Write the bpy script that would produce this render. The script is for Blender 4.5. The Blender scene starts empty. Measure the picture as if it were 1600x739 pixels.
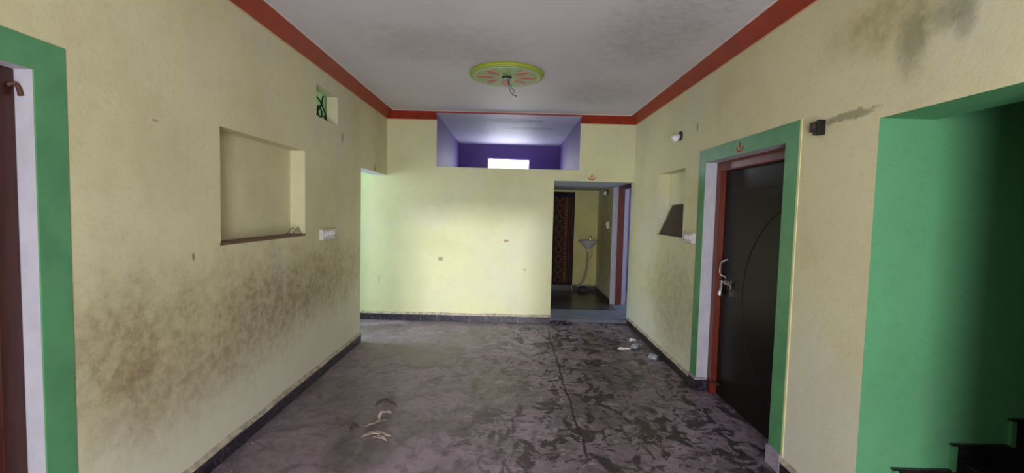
import bpy, bmesh, math, random
from mathutils import Vector, Matrix, noise
random.seed(7)
S = bpy.context.scene
COL = S.collection

# ------------------------------------------------------------------ camera
cam = bpy.data.cameras.new('camera'); camo = bpy.data.objects.new('camera', cam); COL.objects.link(camo)
cam.sensor_width = 36.0; cam.lens = 704.8 * 36 / 1600; cam.clip_start = 0.02
pi_, ya_, ro_ = 0.0560, 0.0030, 0.0247
Fv = Vector((math.sin(ya_) * math.cos(pi_), math.cos(ya_) * math.cos(pi_), -math.sin(pi_)))
r0 = Vector((math.cos(ya_), -math.sin(ya_), 0)); u0 = r0.cross(Fv)
rv = r0 * math.cos(ro_) + u0 * math.sin(ro_); uv = -r0 * math.sin(ro_) + u0 * math.cos(ro_)
m3 = Matrix((rv, uv, -Fv)).transposed()
camo.matrix_world = Matrix.Translation((0, 0, 1.5)) @ m3.to_4x4()
S.camera = camo

# ------------------------------------------------------------------ world, lights, exposure
S.view_settings.view_transform = 'Standard'; S.view_settings.look = 'None'
S.view_settings.gamma = 1; S.view_settings.use_curve_mapping = False
S.view_settings.exposure = 0.20
W = bpy.data.worlds.new('sky'); S.world = W; W.use_nodes = True
bg = W.node_tree.nodes['Background']; bg.inputs[0].default_value = (0.80, 0.90, 1.0, 1); bg.inputs[1].default_value = 5.0

def area(name, loc, target, sx, sy, power, color, spread=180):
    l = bpy.data.lights.new(name, 'AREA'); l.shape = 'RECTANGLE'; l.size = sx; l.size_y = sy
    l.energy = power; l.color = color; l.spread = math.radians(spread)
    o = bpy.data.objects.new(name, l); COL.objects.link(o); o.location = loc
    o.rotation_euler = (Vector(target) - Vector(loc)).to_track_quat('-Z', 'Y').to_euler()
    return o
area('daylight_entrance', (0.15, -1.52, 1.15), (0.15, 4, 0.8), 1.0, 1.7, 76, (0.92, 0.95, 1.0))
area('ceiling_bounce_fill', (0.15, -2.1, 0.05), (0.1, 2.5, 2.7), 1.2, 0.8, 52, (1.0, 0.95, 0.94), 120)  # unseen upward fill, added to lift the ceiling like ground bounce
area('daylight_yard', (0.97, -12.0, 2.85), (0.15, -1.6, 1.5), 0.7, 0.5, 44, (0.95, 0.98, 1.0), 30)
area('daylight_side_court', (-3.7, 5.35, 1.5), (-1.4, 5.6, 1.0), 0.9, 1.5, 40, (0.80, 0.95, 1.0))
area('daylight_side_room', (3.9, 6.9, 1.5), (1.0, 6.4, 0.6), 1.0, 1.1, 27, (0.62, 0.75, 1.0))
area('daylight_loft_window', (-0.08, 8.68, 2.36), (0.0, 6.5, 2.2), 0.75, 0.26, 9, (0.9, 0.92, 1.0))

# ------------------------------------------------------------------ materials
def sr(r, g, b):
    f = lambda c: ((c / 255 + 0.055) / 1.055) ** 2.4 if c > 10 else c / 255 / 12.92
    return (f(r), f(g), f(b), 1)
class NT:
    def __init__(s, name):
        s.m = bpy.data.materials.new(name); s.m.use_nodes = True
        s.n = s.m.node_tree.nodes; s.l = s.m.node_tree.links; s.b = s.n['Principled BSDF']
    def lk(s, a, b): s.l.new(a, b)
    def pos(s):
        if not hasattr(s, '_p'): s._p = s.n.new('ShaderNodeNewGeometry').outputs['Position']
        return s._p
    def obj(s):
        if not hasattr(s, '_o'): s._o = s.n.new('ShaderNodeTexCoord').outputs['Object']
        return s._o
    def noise(s, scale, detail=4, rough=0.6, dist=0.0, vec=None, stretch=None):
        n = s.n.new('ShaderNodeTexNoise'); n.inputs['Scale'].default_value = scale
        n.inputs['Detail'].default_value = detail; n.inputs['Roughness'].default_value = rough
        n.inputs['Distortion'].default_value = dist
        v = vec or s.pos()
        if stretch:
            mp = s.n.new('ShaderNodeMapping'); mp.inputs['Scale'].default_value = stretch
            s.lk(v, mp.inputs['Vector']); v = mp.outputs[0]
        s.lk(v, n.inputs['Vector']); return n.outputs['Fac']
    def math(s, op, a, b=None, clamp=False):
        n = s.n.new('ShaderNodeMath'); n.operation = op; n.use_clamp = clamp
        for i, x in enumerate((a, b)):
            if x is None: continue
            if isinstance(x, (int, float)): n.inputs[i].default_value = x
            else: s.lk(x, n.inputs[i])
        return n.outputs[0]
    def ramp(s, v, lo, hi, a=0.0, b=1.0):
        n = s.n.new('ShaderNodeMapRange'); n.interpolation_type = 'SMOOTHSTEP'
        n.inputs['From Min'].default_value = lo; n.inputs['From Max'].default_value = hi
        n.inputs['To Min'].default_value = a; n.inputs['To Max'].default_value = b
        s.lk(v, n.inputs['Value']); return n.outputs[0]
    def mix(s, f, a, b):
        n = s.n.new('ShaderNodeMix'); n.data_type = 'RGBA'
        if isinstance(f, (int, float)): n.inputs[0].default_value = f
        else: s.lk(f, n.inputs[0])
        for x, i in ((a, 6), (b, 7)):
            if isinstance(x, tuple): n.inputs[i].default_value = x
            else: s.lk(x, n.inputs[i])
        return n.outputs[2]
    def blob(s, c, r, nz=None, amt=1.0, soft=0.5):
        # a stain, or painted-in daylight, of its own place and size on the plaster: c centre, r radii in metres
        mp = s.n.new('ShaderNodeVectorMath'); mp.operation = 'SUBTRACT'; s.lk(s.pos(), mp.inputs[0]); mp.inputs[1].default_value = c
        dv = s.n.new('ShaderNodeVectorMath'); dv.operation = 'DIVIDE'; s.lk(mp.outputs[0], dv.inputs[0]); dv.inputs[1].default_value = r
        ln = s.n.new('ShaderNodeVectorMath'); ln.operation = 'LENGTH'; s.lk(dv.outputs[0], ln.inputs[0])
        v = ln.outputs['Value']
        if nz is not None: v = s.math('ADD', v, s.math('MULTIPLY', s.math('SUBTRACT', nz, 0.5), 3.2))
        return s.ramp(v, 1 - soft, 1 + soft, amt, 0.0)
    def sep(s, ax):
        if not hasattr(s, '_s'):
            s._s = s.n.new('ShaderNodeSeparateXYZ'); s.lk(s.pos(), s._s.inputs[0])
        return s._s.outputs[ax]
    def bump(s, h, strength, dist=0.01):
        n = s.n.new('ShaderNodeBump'); n.inputs['Strength'].default_value = strength; n.inputs['Distance'].default_value = dist
        s.lk(h, n.inputs['Height']); s.lk(n.outputs[0], s.b.inputs['Normal'])
    def done(s, col, rough=0.6, metal=0.0):
        if isinstance(col, tuple): s.b.inputs['Base Color'].default_value = col
        else: s.lk(col, s.b.inputs['Base Color'])
        if isinstance(rough, (int, float)): s.b.inputs['Roughness'].default_value = rough
        else: s.lk(rough, s.b.inputs['Roughness'])
        s.b.inputs['Metallic'].default_value = metal
        return s.m
def plaster(name, base, dark, amount=0.5, stains=(), pale=None, rough=0.62, scale=1.0, bump=0.25):
    t = NT(name)
    n1 = t.noise(1.3 * scale, 6, 0.65); n2 = t.noise(9 * scale, 6, 0.7); n3 = t.noise(70, 3, 0.6)
    c = t.mix(t.math('MULTIPLY', t.ramp(n1, 0.42, 0.72), amount), base, dark)
    c = t.mix(t.math('MULTIPLY', t.ramp(n2, 0.5, 0.8), amount * 0.6), c, dark)
    n4 = t.noise(26, 8, 0.75, 0.4); n5 = t.noise(0.8, 5, 0.7, 0.4)
    c = t.mix(t.math('MULTIPLY', t.ramp(n5, 0.48, 0.66), 0.30), c, tuple(sum(base[:3]) / 3 for _ in range(3)) + (1,))
    c = t.mix(t.math('MULTIPLY', t.ramp(n4, 0.5, 0.72), amount * 0.55), c, tuple(k * 0.8 for k in dark[:3]) + (1,))
    if pale:   # paler lower zone, fading upward (colour, top height)
        z = t.math('ADD', t.sep('Z'), t.math('MULTIPLY', t.math('SUBTRACT', n2, 0.5), 0.5))
        c = t.mix(t.ramp(z, 0.0, pale[1], 0.85, 0.0), c, pale[0])
    for (cc, rr, colr, amt, *o) in stains:
        nz = t.math('ADD', t.math('MULTIPLY', t.noise(o[0] if o else 6, 8, 0.75, 0.3), 0.75), t.math('MULTIPLY', n4, 0.25))
        bf = t.blob(cc, rr, nz, amt, o[1] if len(o) > 1 else 0.6)
        if max(rr[1:]) > 0.2: bf = t.math('MULTIPLY', bf, t.ramp(t.noise(17, 8, 0.72, 0.3), 0.30, 0.70, 0.45, 1.25))
        c = t.mix(bf, c, colr)
    t.bump(t.math('ADD', n3, t.math('MULTIPLY', n2, 1.5)), bump, 0.004)
    return t.done(c, rough)
def simple(name, c, rough=0.5, metal=0.0, var=0.25, scale=12, bump=0.0, stretch=None):
    t = NT(name); n = t.noise(scale, 5, 0.65, 0, t.obj(), stretch)
    d = tuple(x * (1 - var) for x in c[:3]) + (1,)
    col = t.mix(t.ramp(n, 0.35, 0.7), c, d)
    if bump: t.bump(n, bump, 0.003)
    return t.done(col, rough, metal)

CREAM = sr(213, 207, 168); CREAMD = sr(186, 174, 130); BROWN = sr(122, 98, 68); PALE = sr(214, 211, 196)
M = {}
M['wall_left'] = plaster('cream_plaster_left', CREAM, CREAMD, 0.5, [
    ((-1.66, 3.05, 0.82), (0.4, 0.75, 0.30), BROWN, 0.62, 4.5, 0.75),
    ((-1.66, 4.1, 0.85), (0.4, 0.75, 0.28), BROWN, 0.52, 5, 0.75),
    ((-1.66, 1.95, 0.85), (0.4, 0.30, 0.32), sr(124, 102, 66), 0.6, 4, 0.9),
    ((-1.66, 2.35, 0.55), (0.4, 0.5, 0.2), BROWN, 0.35, 6, 0.8),
    ((-1.66, 4.44, 2.18), (0.1, 0.03, 0.045), sr(122, 116, 104), 0.65, 16, 0.6),
    ((-1.66, 2.36, 1.22), (0.05, 0.009, 0.022), sr(60, 50, 40), 0.7, 30, 0.5),
    ((-1.66, 2.12, 1.88), (0.05, 0.02, 0.006), sr(150, 120, 90), 0.7, 30, 0.5),
], (PALE, 0.95))
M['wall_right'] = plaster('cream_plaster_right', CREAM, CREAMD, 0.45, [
    ((1.62, 1.88, 2.24), (0.3, 0.06, 0.13), sr(110, 110, 82), 0.6, 11, 0.7),
    ((1.62, 1.75, 2.29), (0.3, 0.09, 0.06), sr(112, 114, 88), 0.55, 11, 0.7),
    ((1.62, 1.67, 2.27), (0.3, 0.04, 0.10), sr(112, 114, 88), 0.5, 11, 0.7),
    ((1.62, 2.05, 2.38), (0.3, 0.25, 0.12), sr(150, 142, 86), 0.6, 6, 0.7),
    ((1.62, 4.5, 0.65), (0.3, 0.6, 0.5), sr(128, 112, 66), 0.5, 4, 0.7),
    ((1.62, 4.015, 2.283), (0.08, 0.022, 0.04), sr(124, 120, 114), 0.7, 16, 0.6),
    ((1.62, 2.2, 2.0), (0.08, 0.17, 0.022), sr(138, 136, 108), 0.8, 20, 0.3),  # greyer streak beside the wall bracket
    ((1.62, 7.7, 0.9), (0.3, 0.6, 0.6), sr(126, 112, 60), 0.6, 4, 0.7),
    ((1.62, 2.5, 0.5), (0.3, 0.5, 0.5), sr(214, 212, 200), 0.6, 5, 0.7),  # pale patch: entrance daylight on the lower wall, put into the colour
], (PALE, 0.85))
M['wall_back'] = plaster('cream_plaster_back', sr(214, 212, 168), sr(192, 186, 138), 0.4, [
    ((-0.06, 6.014, 1.10), (0.035, 0.2, 0.016), sr(150, 106, 66), 0.8, 40, 0.5),
    ((-0.93, 6.014, 0.84), (0.03, 0.2, 0.025), sr(110, 96, 80), 0.7, 40, 0.5),
    ((0.2, 6.014, 0.72), (0.02, 0.3, 0.02), sr(140, 130, 104), 0.6, 40, 0.5),
    ((-1.75, 6.014, 0.55), (0.02, 0.3, 0.05), sr(150, 150, 126), 0.5, 40, 0.5),
])
M['wall_far'] = plaster('yellow_plaster', sr(206, 196, 128), sr(170, 156, 90), 0.5)
M['green_wall'] = plaster('green_plaster', sr(96, 158, 112), sr(74, 134, 88), 0.5, rough=0.5)
M['green_room'] = plaster('mint_plaster', sr(130, 205, 140), sr(110, 185, 120), 0.4)
M['purple'] = plaster('purple_plaster', sr(92, 68, 138), sr(70, 50, 110), 0.5)
M['loft_ceiling'] = plaster('lilac_whitewash', sr(208, 204, 220), sr(190, 186, 206), 0.5, [
    ((0.0, 6.35, 2.75), (0.35, 0.16, 0.1), sr(92, 88, 96), 0.7, 22, 0.35),
    ((0.25, 6.9, 2.75), (0.35, 0.12, 0.1), sr(120, 116, 120), 0.5, 22, 0.35)])
M['ceiling'] = plaster('whitewashed_ceiling', sr(208, 202, 214), sr(190, 184, 196), 0.5, [
    ((1.0, 3.2, 2.77), (0.35, 0.6, 0.1), sr(150, 146, 148), 0.45, 9, 0.5),
    ((0.9, 4.9, 2.77), (0.4, 0.5, 0.1), sr(140, 136, 138), 0.4, 12, 0.5),
    ((0.0, 5.2, 2.77), (0.35, 0.5, 0.1), sr(216, 216, 212), 0.7, 4, 0.7),
    ((-0.6, 3.6, 2.77), (0.5, 0.4, 0.1), sr(160, 154, 162), 0.4, 7, 0.5)])
M['white_paint'] = simple('white_wash', sr(190, 187, 198), 0.6, var=0.14, scale=9, bump=0.2)
M['passage_ceiling'] = simple('bluish_whitewash', sr(188, 194, 210), 0.6, var=0.12, scale=5)
M['green_band'] = simple('green_enamel', sr(88, 150, 104), 0.4, var=0.2, scale=7, bump=0.15)
M['red_coving'] = simple('red_oxide_paint', sr(150, 36, 10), 0.5, var=0.25, scale=6, bump=0.1)
M['edge_white'] = simple('white_edge_line', sr(226, 214, 208), 0.6, var=0.1)
M['red_wood'] = simple('red_brown_enamel', sr(112, 44, 30), 0.32, var=0.4, scale=10, bump=0.2, stretch=(6, 6, 0.6))
M['maroon_wood'] = simple('dark_maroon_enamel', sr(66, 26, 17), 0.35, var=0.4, scale=10, bump=0.2, stretch=(6, 6, 0.6))
M['maroon_sill'] = simple('brown_painted_sill', sr(112, 80, 66), 0.6, var=0.35, scale=14)
M['black_door'] = simple('black_brown_laminate', sr(24, 18, 19), 0.30, var=0.3, scale=6, bump=0.06, stretch=(8, 8, 1))
M['black_door'].node_tree.nodes['Principled BSDF'].inputs['Specular IOR Level'].default_value = 0.12
M['door_groove'] = simple('door_groove_dark', sr(10, 8, 8), 0.6, var=0.1)
M['steel'] = simple('dull_steel', sr(176, 172, 168), 0.35, 0.8, 0.25, 30)
M['chrome'] = simple('bright_steel', sr(225, 225, 228), 0.15, 1.0, 0.1, 30)
M['iron'] = simple('black_iron', sr(24, 24, 26), 0.5, 0.3, 0.3, 20)
M['plastic_white'] = simple('ivory_plastic', sr(205, 198, 196), 0.35, var=0.12)
M['switch_white'] = simple('white_switch', sr(236, 234, 240), 0.3, var=0.05)
M['dark_hole'] = simple('dark_recess', sr(30, 28, 28), 0.8, var=0.1)
M['bulb_white'] = simple('white_ceramic', sr(232, 226, 230), 0.25, var=0.05)
M['dark_wood'] = simple('dark_grimy_wood', sr(66, 58, 50), 0.7, var=0.4, scale=25)
M['brown_board'] = simple('dark_brown_board', sr(76, 58, 50), 0.85, var=0.45, scale=16, bump=0.4)
M['ceramic'] = simple('basin_ceramic', sr(190, 186, 194), 0.2, var=0.1)
M['hose'] = simple('grey_pvc_hose', sr(160, 156, 146), 0.5, var=0.2)
M['stone'] = simple('brown_rock', sr(84, 72, 62), 0.9, var=0.4, bump=0.6)
M['leaf'] = simple('dry_husk', sr(166, 146, 138), 0.7, var=0.35, scale=30, bump=0.3)
M['leaf_dark'] = simple('dark_husk', sr(96, 76, 66), 0.75, var=0.5, scale=30, bump=0.3)
M['paper'] = simple('white_paper', sr(226, 224, 222), 0.7, var=0.08)
M['clear_cup'] = simple('cloudy_plastic', sr(150, 160, 172), 0.15, var=0.3, scale=20)
M['rubbish'] = simple('dark_rubbish', sr(50, 44, 42), 0.8, var=0.5, scale=40)
M['rubbish_red'] = simple('brown_red_scrap', sr(96, 62, 48), 0.8, var=0.4, scale=40)
M['red_mark'] = simple('red_mark_paint', sr(170, 40, 26), 0.6, var=0.1)
M['med_green'] = simple('medallion_green', sr(150, 178, 106), 0.55, var=0.12, scale=8)
M['med_rim'] = simple('medallion_lime', sr(162, 176, 52), 0.5, var=0.2, scale=8)
M['med_white'] = simple('medallion_white_line', sr(222, 206, 190), 0.6, var=0.08)
M['med_red'] = simple('medallion_red', sr(180, 38, 20), 0.5, var=0.2, scale=20)
M['ground'] = simple('yard_ground', sr(120, 112, 98), 0.9, var=0.2, scale=1)

def marble(name, a, b, vein, sc=7):
    t = NT(name); n = t.noise(sc, 6, 0.6, 1.2, t.pos()); v = t.noise(sc * 1.7, 4, 0.5, 2.2, t.pos())
    c = t.mix(t.ramp(n, 0.35, 0.65), a, b)
    k = t.math('ABSOLUTE', t.math('SUBTRACT', v, 0.52))
    c = t.mix(t.ramp(k, 0.0, 0.022, 0.6, 0.0), c, vein)
    return t.done(c, 0.3)
M['tile_dark'] = marble('dark_veined_marble', sr(24, 20, 30), sr(48, 38, 52), sr(130, 124, 140))
M['tile_black'] = marble('black_stained_tile', sr(18, 16, 18), sr(38, 32, 33), sr(100, 92, 88))
M['tile_pale'] = marble('pale_marble', sr(172, 162, 178), sr(140, 128, 146), sr(80, 66, 80))
M['mortar'] = simple('dusty_mortar', sr(188, 176, 158), 0.9, var=0.5, scale=18, bump=0.6)

# polished dark floor under dust and scuffs
t = NT('dusty_dark_stone_floor')
n0 = t.noise(0.6, 4, 0.6); n1 = t.noise(1.5, 8, 0.66, 0.6); n2 = t.noise(6, 7, 0.7, 1.2); n3 = t.noise(60, 4, 0.6)
c = t.mix(t.ramp(n1, 0.38, 0.62), sr(110, 97, 106), sr(150, 133, 148))
c = t.mix(t.ramp(n2, 0.34, 0.5, 0.55, 0.0), c, sr(74, 64, 72))
xr = t.ramp(t.math('ADD', t.sep('X'), t.math('MULTIPLY', t.math('SUBTRACT', n0, 0.5), 1.6)), -0.7, 0.5, 0.25, 1.0)
sm = t.noise(5.2, 6, 0.6, 0.9, stretch=(1.25, 0.8, 1)); sm2 = t.noise(12, 6, 0.6, 1.4, stretch=(0.7, 1.3, 1))
c = t.mix(t.math('MULTIPLY', t.ramp(sm, 0.515, 0.57, 0.0, 0.85), xr), c, sr(44, 38, 45))
c = t.mix(t.math('MULTIPLY', t.ramp(sm2, 0.54, 0.60, 0.0, 0.75), xr), c, sr(44, 40, 46))
c = t.mix(t.math('MULTIPLY', t.ramp(t.noise(9, 5, 0.6, 0.8), 0.56, 0.64, 0.0, 0.6), xr), c, sr(166, 152, 162))
wob = t.math('MULTIPLY', t.math('SUBTRACT', t.noise(2.2, 4, 0.6), 0.5), 0.10)
cx = t.math('ABSOLUTE', t.math('SUBTRACT', t.math('ADD', t.sep('X'), wob), 0.50))
crk = t.math('MULTIPLY', t.math('MULTIPLY', t.ramp(cx, 0.003, 0.015, 0.9, 0.0), t.ramp(n2, 0.38, 0.5, 0.25, 1.0)), t.ramp(t.sep('Y'), 2.5, 2.8))
crk = t.math('MULTIPLY', crk, t.ramp(t.sep('Y'), 5.4, 5.9, 1.0, 0.0))
c = t.mix(crk, c, sr(28, 25, 30))
t.bump(t.math('ADD', n2, t.math('MULTIPLY', n3, 0.5)), 0.18, 0.003)
M['floor'] = t.done(c, t.ramp(n1, 0.3, 0.65, 0.34, 0.6))
M['floor_dark'] = marble('dark_polished_floor', sr(44, 42, 46), sr(60, 56, 58), sr(80, 76, 80), 4)
M['sill_stone'] = simple('blue_grey_stone', sr(118, 122, 136), 0.5, var=0.3, scale=6, bump=0.2)
M['stair_stone'] = marble('black_stair_stone', sr(22, 20, 24), sr(36, 30, 34), sr(70, 70, 76))

# door curtain print
t = NT('printed_door_curtain')
X = t.n.new('ShaderNodeSeparateXYZ'); t.lk(t.obj(), X.inputs[0]); x, z = X.outputs[0], X.outputs[2]
base = sr(54, 34, 28); orange = sr(128, 76, 44); dk = sr(24, 17, 20)
zz = t.math('FRACT', t.math('MULTIPLY', z, 5.2)); dz = t.math('ABSOLUTE', t.math('SUBTRACT', zz, 0.5))
dx = t.math('ABSOLUTE', t.math('MULTIPLY', t.math('SUBTRACT', x, 0.12), 6.5))
d = t.math('ADD', dz, dx)
c = t.mix(t.ramp(t.math('ABSOLUTE', t.math('SUBTRACT', d, 0.42)), 0.05, 0.08, 0.6, 0.0), base, orange)
c = t.mix(t.ramp(d, 0.2, 0.24, 0.9, 0.0), c, dk)
def band(a, b, s=0.004): return t.math('MULTIPLY', t.ramp(x, a - s, a + s), t.ramp(x, b - s, b + s, 1.0, 0.0))
comb = t.math('MULTIPLY', band(0.22, 0.27), t.ramp(t.math('ABSOLUTE', t.math('SUBTRACT', t.math('FRACT', t.math('MULTIPLY', z, 26)), 0.5)), 0.22, 0.28))
c = t.mix(comb, c, orange)
c = t.mix(band(0.285, 0.30), c, dk); c = t.mix(t.math('MULTIPLY', band(0.305, 0.315), 0.7), c, orange)
c = t.mix(band(0.325, 0.345), c, dk); c = t.mix(t.math('MULTIPLY', band(0.352, 0.358), 0.7), c, orange)
c = t.mix(band(0.365, 0.5), c, sr(40, 26, 26))
c = t.mix(t.ramp(z, 1.63, 1.66), c, sr(28, 22, 40)); c = t.mix(t.ramp(z, 0.05, 0.07, 0.9, 0.0), c, sr(50, 32, 26))
M['curtain'] = t.done(c, 0.85)

# ------------------------------------------------------------------ builders
def obj(name, bm, m, parent=None, smooth=False, bev=0.0, label=None, cat=None, group=None, kind=None):
    bmesh.ops.recalc_face_normals(bm, faces=bm.faces)
    me = bpy.data.meshes.new(name); bm.to_mesh(me); bm.free()
    for x in (m if isinstance(m, list) else [m]): me.materials.append(M[x] if isinstance(x, str) else x)
    if smooth: me.polygons.foreach_set('use_smooth', [True] * len(me.polygons))
    o = bpy.data.objects.new(name, me); COL.objects.link(o)
    if parent:
        o.parent = parent; o.matrix_parent_inverse = Matrix.Translation(-parent.location) if parent.type == 'EMPTY' or tuple(parent.location) != (0, 0, 0) else Matrix()
    if bev:
        b = o.modifiers.new('bevel', 'BEVEL'); b.width = bev; b.segments = 2; b.limit_method = 'ANGLE'
    tag(o, label, cat, group, kind); return o
def tag(o, label=None, cat=None, group=None, kind=None):
    if label: o['label'] = label
    if cat: o['category'] = cat
    if group: o['group'] = group
    if kind: o['kind'] = kind
    return o
def thing(name, loc, label, cat, group=None, kind=None):
    o = bpy.data.objects.new(name, None); COL.objects.link(o); o.location = loc; o.empty_display_size = 0.05
    return tag(o, label, cat, group, kind)
def box(bm, x0, x1, y0, y1, z0, z1, mi=0):
    v = [bm.verts.new(p) for p in ((x0, y0, z0), (x1, y0, z0), (x1, y1, z0), (x0, y1, z0), (x0, y0, z1), (x1, y0, z1), (x1, y1, z1), (x0, y1, z1))]
    for f in ((0, 1, 2, 3), (4, 5, 6, 7), (0, 1, 5, 4), (1, 2, 6, 5), (2, 3, 7, 6), (3, 0, 4, 7)):
        bm.faces.new([v[i] for i in f]).material_index = mi
    return v
def B(*a, mi=0):
    bm = bmesh.new(); box(bm, *a, mi=mi); return bm
def prism(bm, pts, axis, a, b, mi=0):
    # closed 2D outline pts swept from a to b along axis ('x','y','z')
    def P(p, w): return {'x': (w, p[0], p[1]), 'y': (p[0], w, p[1]), 'z': (p[0], p[1], w)}[axis]
    A = [bm.verts.new(P(p, a)) for p in pts]; C = [bm.verts.new(P(p, b)) for p in pts]; n = len(pts)
    fs = [bm.faces.new(A), bm.faces.new(C)] + [bm.faces.new((A[i], A[(i + 1) % n], C[(i + 1) % n], C[i])) for i in range(n)]
    for f in fs: f.material_index = mi
def tube(bm, pts, r, n=8, mi=0):
    pts = [Vector(p) for p in pts]; rings = []; up = None
    for i, p in enumerate(pts):
        d = (pts[min(i + 1, len(pts) - 1)] - pts[max(i - 1, 0)]).normalized()
        if up is None: up = Vector((0, 0, 1)) if abs(d.z) < 0.9 else Vector((1, 0, 0))
        s = d.cross(up).normalized(); up = s.cross(d).normalized()
        rr = r[i] if isinstance(r, (list, tuple)) else r
        rings.append([bm.verts.new(p + (s * math.cos(2 * math.pi * k / n) + up * math.sin(2 * math.pi * k / n)) * rr) for k in range(n)])
    for a, b in zip(rings, rings[1:]):
        for k in range(n): bm.faces.new((a[k], a[(k + 1) % n], b[(k + 1) % n], b[k])).material_index = mi
    bm.faces.new(rings[0]); bm.faces.new(rings[-1])
def lathe(bm, prof, c, n=24, sx=1, sy=1, axis='z', mi=0):
    rings = []
    for r, h in prof:
        ring = []
        for k in range(n):
            a = 2 * math.pi * k / n; u, v = r * math.cos(a) * sx, r * math.sin(a) * sy
            q = {'z': (u, v, h), 'x': (h, u, v), 'y': (u, h, v)}[axis]
            ring.append(bm.verts.new((c[0] + q[0], c[1] + q[1], c[2] + q[2])))
        rings.append(ring)
    for a, b in zip(rings, rings[1:]):
        for k in range(n): bm.faces.new((a[k], a[(k + 1) % n], b[(k + 1) % n], b[k])).material_index = mi
    bm.faces.new(rings[0]); bm.faces.new(rings[-1])
def spline(pts, k=6):
    out = []; P = [Vector(p) for p in pts]; P = [P[0]] + P + [P[-1]]
    for i in range(1, len(P) - 2):
        for j in range(k):
            t = j / k; a, b, c, d = P[i - 1:i + 3]
            out.append(0.5 * ((2 * b) + (c - a) * t + (2 * a - 5 * b + 4 * c - d) * t * t + (3 * b - a - 3 * c + d) * t ** 3))
    return out + [P[-2]]
def wall(name, axis, plane, out, T, s0, s1, z0, z1, holes, mats, label, mback=0, side=None):
    """One solid wall. holes: (s0, s1, z0, z1, depth or None, material index of the reveals)."""
    bm = bmesh.new()
    P = (lambda s, z, d: (plane + out * d, s, z)) if axis == 'X' else (lambda s, z, d: (s, plane + out * d, z))
    def q(c, mi=0):
        f = bm.faces.new([bm.verts.new(P(*k)) for k in c]); f.material_index = mi
    for d, hs in ((0, holes), (T, [h for h in holes if h[4] is None])):
        ss = sorted({s0, s1} | {v for h in hs for v in h[:2]}); zs = sorted({z0, z1} | {v for h in hs for v in h[2:4]})
        for a, b in zip(ss, ss[1:]):
            for c, e in zip(zs, zs[1:]):
                ms, mz = (a + b) / 2, (c + e) / 2
                if any(h[0] < ms < h[1] and h[2] < mz < h[3] for h in hs): continue
                q([(a, c, d), (b, c, d), (b, e, d), (a, e, d)], 0 if d == 0 else mback)
    for h in holes:
        a, b, c, e, dp, mi = h; D = T if dp is None else dp
        if a > s0: q([(a, c, 0), (a, e, 0), (a, e, D), (a, c, D)], mi)
        if b < s1: q([(b, c, 0), (b, e, 0), (b, e, D), (b, c, D)], mi)
        if e < z1: q([(a, e, 0), (b, e, 0), (b, e, D), (a, e, D)], mi)
        if c > z0: q([(a, c, 0), (b, c, 0), (b, c, D), (a, c, D)], mi)
        if dp is not None: q([(a, c, D), (b, c, D), (b, e, D), (a, e, D)], 0)
    # outer ends, split where a hole reaches the end
    for s, sel in ((s0, lambda h: h[0] <= s0), (s1, lambda h: h[1] >= s1)):
        segs = [(z0, z1)]
        for h in holes:
            if sel(h) and h[4] is None: segs = [x for (u, v) in segs for x in ((u, max(u, min(v, h[2]))), (min(v, max(u, h[3])), v)) if x[1] - x[0] > 1e-5]
        for u, v in segs: q([(s, u, 0), (s, v, 0), (s, v, T), (s, u, T)])
    q([(s0, z1, 0), (s1, z1, 0), (s1, z1, T), (s0, z1, T)])
    cuts = sorted({s0, s1} | {v for h in holes if h[4] is None and h[2] <= z0 for v in h[:2]})
    for a, b in zip(cuts, cuts[1:]):
        if not any(h[4] is None and h[2] <= z0 and h[0] < (a + b) / 2 < h[1] for h in holes): q([(a, z0, 0), (b, z0, 0), (b, z0, T), (a, z0, T)])
    bmesh.ops.remove_doubles(bm, verts=bm.verts, dist=1e-5)
    return obj(name, bm, mats, label=label, cat='wall', kind='structure')

XL, XR, YB, ZC, ZH, CV = -1.661, 1.621, 6.014, 2.677, 2.771, 0.094
TL, TR, TB = 0.20, 0.25, 0.15
YF = -1.6
# ------------------------------------------------------------------ structure
obj('floor', B(-4.0, 4.4, YF - 0.2, 8.85, -0.12, 0), 'floor', label='dark dusty stone floor with scuffed swirls and a long crack', cat='floor', kind='structure')
obj('floor_yard', B(-9, 9, -12, YF - 0.2, -0.14, -0.02), 'ground', label='bare ground of the yard before the entrance', cat='ground', kind='structure')
bm = bmesh.new(); box(bm, -4.0, 4.4, YF - 0.2, YB - CV, ZH, ZH + 0.12); box(bm, -4.0, 4.4, YB - CV, 8.85, ZH, ZH + 0.12)
obj('ceiling', bm, 'ceiling', label='whitewashed ceiling with grey blotches', cat='ceiling', kind='structure')

wall('wall_left', 'X', XL, -1, TL, YF, YB, 0, ZH, [
    (0.55, 1.585, 0, 1.947, None, 1), (2.585, 3.642, 1.275, 1.94, 0.118, 0), (3.855, 4.318, 2.262, 2.53, None, 0),
    (4.99, YB, 0, 1.935, None, 2)], ['wall_left', 'white_paint', 'passage_ceiling', 'green_room'],
    'cream plaster wall on the left with brown stains, a square niche and a small vent', mback=3)
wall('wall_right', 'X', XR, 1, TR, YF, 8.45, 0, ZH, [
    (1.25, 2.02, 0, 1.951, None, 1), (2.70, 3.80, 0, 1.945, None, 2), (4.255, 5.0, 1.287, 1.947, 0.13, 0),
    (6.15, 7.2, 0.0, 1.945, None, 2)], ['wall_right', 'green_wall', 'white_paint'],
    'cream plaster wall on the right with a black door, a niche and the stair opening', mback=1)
wall('wall_back', 'Y', YB, 1, TB, -4.0, XR, 0, ZH, [
    (-1.006, 0.887, 2.064, ZH, None, 1), (0.56, XR, 0, 1.918, None, 2)], ['wall_back', 'purple', 'passage_ceiling'],
    'pale yellow-green plaster wall at the end of the room below the purple loft')
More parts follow.
